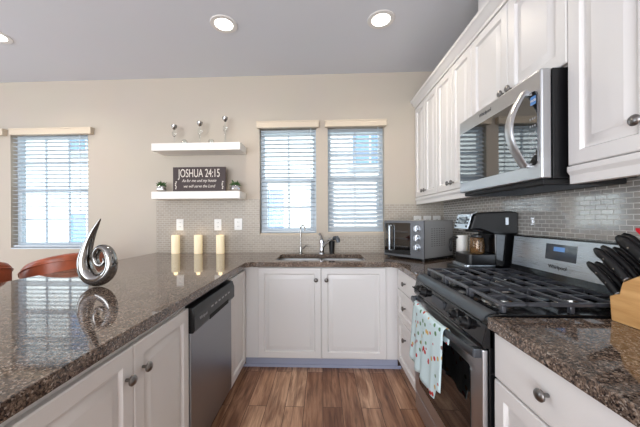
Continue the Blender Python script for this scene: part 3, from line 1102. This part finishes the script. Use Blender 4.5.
m = MB(); m.prism([(.938, ZC + .285), (.966, ZC + .378), (.998, ZC + .394), (.998, ZC + .400), (.960, ZC + .382), (.9315, ZC + .285)], 'y', ya + .012, yb - .012, .002)
fc = m.build('control_face', M['steel_light'], hd)
m = MB(); m.prism([(.9395, ZC + .318), (.9535, ZC + .365), (.9505, ZC + .365), (.9365, ZC + .318)], 'y', ya + .055, yb - .055, 0); m.build('display', M['display_dim'], fc)
for yy in (ya + .032, yb - .032):
    for k in range(3):
        m = MB(); m.cyl((.937 + k * .0066, yy, ZC + .302 + k * .022), (.932 + k * .0066, yy, ZC + .3035 + k * .022), .007, n=12)
        m.build('button', M['black'], fc)
m = MB(); m.prism([(.99, ZC + .262), (.99, ZC + .286), (1.09, ZC + .286), (1.09, ZC + .262)], 'y', ya + .05, yb - .05, .006); m.build('brew_basket', M['black_matte'], hd)
m = MB(); m.box(1.165, 1.183, ya - .0015, ya + .002, ZC + .312, ZC + .358, .0005); m.build('side_badge', M['steel_light'], hd)
# carafe on the warming platform
cxx, cyy = 1.035, 1.905
zc_ = ZC + .1222
cr = thing('coffee_carafe', 'amber glass carafe under the coffee maker brew head', 'carafe', (cxx, cyy, zc_))
m = MB(); m.lathe([(0, 0), (.040, 0), (.045, .01), (.044, .06), (.040, .095), (.035, .105), (.032, .105), (.037, .094), (.041, .06), (.042, .012), (.037, .004), (0, .004)], (cxx, cyy, zc_), n=28)
m.build('glass_body', M['amber'], cr)
m = MB(); m.lathe([(.036, .104), (.038, .110), (.036, .120), (.012, .126), (0, .126)], (cxx, cyy, zc_), n=28); m.build('lid', M['black'], cr)
m = MB(); m.tube([(cxx, cyy + .036, zc_ + .10), (cxx, cyy + .07, zc_ + .10), (cxx, cyy + .075, zc_ + .05), (cxx, cyy + .044, zc_ + .03)], [(.006, .010)] * 4, 10, flat=(1, 0, 0)); m.build('handle', M['black'], cr)
# white tall pitcher behind, with black handle
px, py = 1.062, 2.155
pt = thing('pitcher', 'tall white pitcher with black handle between toaster oven and coffee maker', 'pitcher', (px, py, ZC))
m = MB(); m.lathe([(0, 0), (.036, 0), (.040, .01), (.040, .19), (.038, .225), (.034, .225), (.036, .18), (.036, .015), (0, .012)], (px, py, ZC), n=28); m.build('body', M['white_plastic'], pt)
m = MB(); m.tube([(px - .036, py, ZC + .21), (px - .065, py, ZC + .212), (px - .085, py, ZC + .195), (px - .090, py, ZC + .14), (px - .085, py, ZC + .105)], [(.009, .013)] * 5, 10, flat=(0, 1, 0)); m.build('handle', M['black'], pt)
# small printed carton
bxn = thing('carton', 'yellow carton with purple print behind the coffee maker carafe', 'box', (1.195, 2.09, ZC))
m = MB(); m.box(1.145, 1.24, 2.06, 2.12, ZC, ZC + .22, .002); cb = m.build('box_body', M['yellow'], bxn)
m = MB()
for zz in (.10, .165):
    m.prism([(1.175 + .022 * math.cos(2 * PI * k / 14), ZC + zz + .02 * math.sin(2 * PI * k / 14)) for k in range(14)], 'y', 2.0588, 2.0602)
m.build('printed_dots', M['purple'], cb)
m = MB(); m.box(1.147, 1.238, 2.059, 2.0602, ZC + .19, ZC + .215); m.build('printed_band', M['white_card'], cb)

# ---------------------------------------------------------------- knife block and knives
kbk = thing('knife_block', 'light wooden stepped knife block on the right worktop', 'knife block', (1.10, .93, ZC))
KX0, KX1 = 1.0, 1.215
# side profile (y, z): low lip toward the range, rising toward the camera
m = MB(); m.prism([(1.006, ZC), (1.012, ZC + .083), (.990, ZC + .095), (.980, ZC + .098), (.970, ZC + .140), (.82, ZC + .235), (.74, ZC + .225), (.72, ZC)], 'x', KX0, KX1, .004)
m.build('block', M['block'], kbk)
kd = Vector((0, .76, .65)).normalized()
def knife(label, x, y, z, length, wd, th):
    """handle emerging from the block at (x, y, z) along kd"""
    k = thing('knife', label, 'knife', (x, y, z), 0, 'black-handled knives in the block')
    b = Vector((x, y, z))
    n_ = 10
    pts, rad = [], []
    side = Vector((0, .65, -.76))
    for i in range(n_ + 1):
        t = i / n_
        pts.append(b + kd * (.004 + t * length) + side * (-.004 * math.sin(PI * t)))
        prof = .86 + .20 * math.sin(PI * min(1, t * 1.15)) + (.16 if t > .75 else 0)
        e = (1.0, .9, .5)[max(0, i - n_ + 2)]
        rad.append((th * e, wd * prof * e))
    m = MB(); m.tube(pts, rad, 12, flat=tuple(side)); h = m.build('handle', M['black'], k)
    m = MB(); m.tube([b + kd * .0005, b + kd * .006], [(th * .8, wd * .8)] * 2, 10, flat=tuple(side)); m.build('bolster', M['steel'], k)
    for t in (.3, .62):
        p = b + kd * (.004 + t * length) + side * (-.005)
        m = MB(); m.cyl(p + Vector((-th - .0006, 0, 0)), p + Vector((th + .0006, 0, 0)), .003, n=8)
        m.build('rivet', M['nickel'], h)
    return k
for i in range(5):
    knife('black steak knife in the lowest row of the wooden block, ' + ('at the aisle end', 'second from the aisle', 'middle one', 'second from the tile', 'nearest the tile')[i],
          1.020 + i * .030, 1.001, ZC + .0903, .140, .0140, .0115)
for i in range(5):
    knife('black knife handle in the middle row of the block, ' + ('at the aisle end', 'second from the aisle', 'centre one', 'second from the tile', 'nearest the tile')[i],
          1.004 + i * .035, .958, ZC + .1485, (.138, .150, .142, .152, .142)[i], .0150, .0120)
for i, (xx, L_) in enumerate(((1.042, .150), (1.069, .160), (1.168, .155))):
    knife('thick black knife handle in the top row of the block, ' + ('at the aisle end', 'centre one', 'nearest the tile')[i], xx - .014, .895, ZC + .1885, L_, .0190, .0135)
# red spatula handle standing behind
sp = thing('spatula', 'red silicone spatula standing up behind the knife block', 'spatula', (1.095, .875, ZC + .2015))
sb = Vector((1.095, .875, ZC + .2025))
m = MB(); m.tube([sb, sb + kd * .085], [(.006, .007)] * 2, 10, flat=(0, .65, -.76)); m.build('handle', M['red'], sp)
m = MB(); m.tube([sb + kd * q for q in (.083, .10, .125, .165, .178)], [(.007, .006), (.020, .006), (.022, .005), (.017, .004), (.008, .002)], 14, flat=(0, .65, -.76)); m.build('blade', M['red'], sp)

# ---------------------------------------------------------------- floating shelves and what stands on them
SY = 2.696
m = MB(); m.box(-1.695, -.800, SY, YB - .001, 1.954, 2.028, .003)
tag(m.build('floating_shelf', M['shelf']), 'upper white floating shelf holding glass stems', 'shelf', 'floating shelves')
m = MB(); m.box(-1.698, -.806, SY, YB - .001, 1.474, 1.548, .003)
tag(m.build('floating_shelf', M['shelf']), 'lower white floating shelf holding the brown sign', 'shelf', 'floating shelves')
# sign
sg = thing('sign_board', 'dark brown scripture sign leaning on the lower shelf', 'sign', (-1.25, 2.80, 1.5485))
m = MB(); m.box(-1.527, -.980, 2.79, 2.806, 1.5487, 1.805, .002); bdp = m.build('board', M['sign'], sg)
def sign_text(body, size, x, z, squash=1.0, shear=0.0):
    return text_part('lettering', body, size, M['letter'], bdp, (x, 2.7895, z), (1, 0, 0), UZ, squash, shear)
sign_text('JOSHUA 24:15', .118, -1.253, 1.738, .60)
sign_text('As for me and my house', .042, -1.255, 1.665, .85, .35)
sign_text('we will serve the Lord', .042, -1.255, 1.608, .85, .35)
m = MB()
for xx in (-1.497, -1.012):
    for k in range(5):
        m.box(xx - .006 + .004 * math.sin(k * 2), xx + .006 + .004 * math.sin(k * 2), 2.789, 2.7902, 1.58 + k * .017, 1.591 + k * .017)
m.build('scroll_ornament', M['letter'], bdp)
# glass stems
def stem_vase(label, x, h):
    r = thing('glass_candlestick', label, 'candlestick', (x, 2.80, 2.0283), 0, 'glass candlesticks on the upper shelf')
    z = 2.0285
    m = MB(); m.lathe([(0, 0), (.030, 0), (.030, .004), (.008, .010), (.005, .02), (.005, h * .45), (.017, h * .52), (.021, h * .62), (.008, h * .74), (.006, h - .045), (0, h - .044)], (x, 2.80, z), n=20)
    m.build('stem', M['glass'], r)
    m = MB(); m.lathe([(0, h - .046), (.010, h - .045), (.026, h - .022), (.029, h), (.025, h), (.020, h - .02), (0, h - .03)], (x, 2.80, z), n=20)
    tag(m.build('cup', M['dark_chrome'], r), 'silver cup')
    return r
stem_vase('short glass candlestick on upper shelf, at the end away from the window', -1.516, .210)
stem_vase('middle-height glass candlestick at the middle of the upper shelf', -1.248, .240)
stem_vase('tallest glass candlestick, at the window end of the upper shelf', -.985, .282)
for x, lb in ((-1.404, 'small clear glass ball between the short and the middle candlestick'), (-1.125, 'small clear glass ball between the middle and the tallest candlestick')):
    m = MB(); m.lathe([(0, 0), (.016, .001), (.026, .014), (.029, .030), (.022, .050), (.012, .058), (.010, .058), (.018, .05), (.025, .03), (.020, .012), (0, .005)], (x, 2.79, 2.0284), n=18)
    tag(m.build('glass_votive', M['glass']), lb, 'votive', 'glass votives on the upper shelf')
# potted succulents
def plant(label, x):
    r = thing('potted_succulent', label, 'plant', (x, 2.80, 1.5485), 0, 'succulents on the lower shelf')
    z = 1.5486
    m = MB(); m.lathe([(0, 0), (.030, 0), (.046, .018), (.050, .036), (.042, .060), (.034, .068), (.030, .066), (.030, .05), (0, .05)], (x, 2.80, z), n=9)
    m.build('pot', M['chrome'], r)
    m = MB(); m.lathe([(.031, .056), (0, .060)], (x, 2.80, z), n=12, caps=False); m.build('soil', M['soil'], r)
    m = MB()
    rnd = random.Random(int(abs(x) * 100))
    for k in range(26):
        a = k * 2.399
        el = .25 + .9 * (k / 26)
        L_ = .055 + .025 * rnd.random()
        p0 = Vector((x, 2.80, z + .058))
        d = Vector((math.cos(a) * math.cos(el), math.sin(a) * math.cos(el) * .8, math.sin(el)))
        p1 = p0 + d * L_ * .6
        p2 = p0 + d * L_ + Vector((0, 0, -.012 * math.cos(el)))
        m.tube([p0, p1, p2], [.003, .0075, .0012], 6)
    m.build('leaves', M['leaf'], r)
plant('succulent in a silver pot on the lower shelf, farther from the window', -1.652)
plant('succulent in a silver pot on the lower shelf, between the sign and the window', -.882)

# outlets on the backsplash
def outlet(label, x, z, wd=.078, kind='socket'):
    r = thing('wall_outlet', label, 'outlet', (x, YB - .008, z - .06), 0, 'outlets on the tiled back wall')
    m = MB(); m.box(x - wd / 2, x + wd / 2, YB - .0145, YB - .0085, z - .06, z + .06, .003); pl = m.build('plate', M['white_plastic'], r)
    m = MB()
    for dz in (-.022, .022):
        m.prism(rrect(x - .017, x + .017, z + dz - .014, z + dz + .014, .008), 'y', YB - .0165, YB - .0142)
    m.build('socket', M['white_plastic'], r)
    m = MB()
    for dz in (-.022, .022):
        m.box(x - .008, x - .005, YB - .0168, YB - .0163, z + dz - .005, z + dz + .006); m.box(x + .005, x + .008, YB - .0168, YB - .0163, z + dz - .005, z + dz + .006)
    m.build('slot', M['socket'], r)
outlet('white outlet above the candle farthest from the sink', -1.520, 1.213)
outlet('white outlet above the candle nearest the sink', -1.108, 1.211)
outlet('white outlet on the tile between the nearest candle and the window', -.888, 1.216, .084)
for x, lb in ((.985, 'white outlet plate showing just above the toaster oven, first from the window'), (1.085, 'white outlet plate showing just above the toaster oven, second from the window'), (1.18, 'white outlet plate above the toaster oven nearest the tiled corner')):
    outlet(lb, x, 1.235)
# plug on the right wall
pg = thing('power_plug', 'black power plug in the tiled wall behind the pitcher', 'plug', (XW - .03, 2.55, 1.20))
m = MB(); m.box(XW - .013, XW - .0085, 2.515, 2.59, 1.16, 1.28, .002); m.build('plate', M['white_plastic'], pg)
m = MB(); m.box(XW - .045, XW - .0135, 2.535, 2.57, 1.225, 1.262, .006); m.build('plug_head', M['black'], pg)
# candles
for x, lb in ((-1.531, 'lit ivory pillar candle farthest from the sink'), (-1.291, 'lit ivory pillar candle in the middle of the three by the tile'), (-1.058, 'lit ivory pillar candle nearest the sink')):
    r = thing('pillar_candle', lb, 'candle', (x, 2.845, ZC), 0, 'pillar candles against the tile')
    m = MB(); m.lathe([(0, 0), (.040, 0), (.0415, .003), (.0415, .187), (.039, .191), (.033, .191), (.028, .176), (0, .174)], (x, 2.845, ZC + .0004), n=26); m.build('wax_body', M['wax'], r)
    m = MB(); m.lathe([(.004, .172), (.006, .180), (.005, .187), (0, .193)], (x, 2.845, ZC), n=10); tag(m.build('flame_bulb', M['flame'], r), 'small glowing flame tip')
    ld = bpy.data.lights.new('candle_light', 'POINT'); ld.energy = .06; ld.color = (1, .72, .38); ld.shadow_soft_size = .02
    lo = bpy.data.objects.new('candle_light', ld); col.objects.link(lo); lo.parent = r; lo.location = (0, 0, .205)

# ---------------------------------------------------------------- spiral sculpture
PX = 1.49 / FOC
cx0, cz0 = -1.206, .915
def sp_pt(px_, py_):
    return (cx0 + (px_ - 97.5) * PX, 1.44, cz0 + (289 - py_) * PX)
path = [(101.5, 221.5, .3, 1), (98, 227.5, 1.3, 3), (93.8, 235, 2.3, 4.5), (89.8, 244, 3.4, 6), (86.6, 254, 4.6, 7.5), (85, 265, 5.8, 9), (87.6, 275.5, 6.6, 9.5), (94.5, 281.5, 6.8, 9.5), (102.5, 281.5, 6.2, 9), (109.3, 276.5, 5.5, 8.2), (112.4, 268.5, 5.0, 7.5), (111.8, 259.5, 4.5, 7), (108, 252.5, 4.0, 6.4), (102.3, 250.6, 3.4, 5.8), (97.4, 254.5, 2.9, 5), (96, 261, 2.5, 4.4), (98.4, 266.8, 2.2, 3.8), (103, 267.4, 1.8, 3.2), (105.2, 263.8, 1.4, 2.4), (103.6, 261, .6, 1.2)]
def catmull(P, n=5):
    out = []
    for i in range(len(P) - 1):
        p0, p1, p2, p3 = P[max(i - 1, 0)], P[i], P[i + 1], P[min(i + 2, len(P) - 1)]
        for k in range(n):
            t = k / n
            out.append(tuple(.5 * (2 * b + (c - a) * t + (2 * a - 5 * b + 4 * c - d) * t * t + (-a + 3 * b - 3 * c + d) * t ** 3) for a, b, c, d in zip(p0, p1, p2, p3)))
    out.append(P[-1])
    return out
sm_ = catmull(path)
m = MB(); m.tube([sp_pt(p[0], p[1]) for p in sm_], [(p[2] * PX, p[3] * PX * .85) for p in sm_], 22, flat=(0, 1, 0))
o = m.build('spiral_sculpture', M['dark_chrome'])
tag(o, 'polished chrome spiral shell sculpture on the peninsula worktop', 'sculpture')

# ---------------------------------------------------------------- leather stools at the bar side
def stool(label, x, y):
    r = thing('bar_stool', label, 'stool', (x, y, 0), R(125), 'leather stools at the bar side')
    m = MB(); m.lathe([(0, .60), (.205, .60), (.215, .615), (.215, .665), (.19, .69), (.10, .70), (0, .70)], (0, 0, 0), n=36); m.build('seat', M['leather'], r, world=False)
    m = MB()
    loops = []
    n = 40
    for i in range(n + 1):
        a = R(84) + R(262) * i / n            # open toward the bar
        t = abs(i / n - .5) * 2
        top = 1.012 - .17 * t ** 2.2
        ro, ri = .262, .205
        prof = [(ro - .02, .60), (ro, .66), (ro + .012, (.66 + top) / 2), (ro + .012, top - .03), (ro - .004, top - .006), ((ro + ri) / 2, top), (ri + .006, top - .008), (ri, top - .03), (ri - .004, (.66 + top) / 2), (ri, .66), (ri, .60)]
        loops.append([(q * math.cos(a), q * math.sin(a), z) for q, z in prof])
    m.rings(loops)
    bk = m.build('backrest', M['leather'], r, world=False)
    m = MB()
    pts = []
    for i in range(n + 1):
        a = R(84) + R(262) * i / n
        t = abs(i / n - .5) * 2
        pts.append((.279 * math.cos(a), .279 * math.sin(a), 1.012 - .17 * t ** 2.2 - .045))
    m.tube(pts, .004, 6); m.build('piping', M['leather'], bk, world=False)
    for sx in (-1, 1):
        for sy in (-1, 1):
            m = MB(); m.tube([(.15 * sx, .15 * sy, .605), (.20 * sx, .20 * sy, 0)], [.022, .015], 10); m.build('leg', M['darkwood'], r, world=False)
    m = MB()
    q = .185
    for a_, b_ in (((-q, -q), (q, -q)), ((q, -q), (q, q)), ((q, q), (-q, q)), ((-q, q), (-q, -q))):
        m.cyl((a_[0], a_[1], .18), (b_[0], b_[1], .18), .009, n=8)
    m.build('footrest', M['nickel'], r, world=False)
    return r
stool('tan leather barrel stool behind the chrome sculpture', -2.15, 2.25)
stool('tan leather barrel stool cut off by the photo edge', -2.36, 1.66)

# ---------------------------------------------------------------- recessed ceiling lights
def downlight(label, x, y, watts=27):
    r = thing('recessed_light', label, 'ceiling light', (x, y, H), 0, 'recessed ceiling lights')
    m = MB(); m.lathe([(.066, -.0005), (.070, -.006), (.100, -.006), (.104, -.001)], (x, y, H), n=32, caps=False)
    m.build('trim_ring', M['trimw'], r)
    m = MB(); m.lathe([(0, -.004), (.068, -.003)], (x, y, H), n=32, caps=False); m.build('lens', M['lamp'], r)
    d = bpy.data.lights.new('downlight', 'SPOT'); d.energy = watts; d.color = (1, .88, .72); d.spot_size = R(150); d.spot_blend = .8; d.shadow_soft_size = .06
    lo = bpy.data.objects.new('downlight', d); col.objects.link(lo); lo.parent = r; lo.location = (0, 0, -.02)
    return r
downlight('recessed ceiling light above the peninsula corner', -.757, 2.135)
downlight('recessed ceiling light nearest the wall cabinets', .457, 2.143)
downlight('recessed ceiling light at the dining side, cut by the photo edge', -2.68, 2.18)
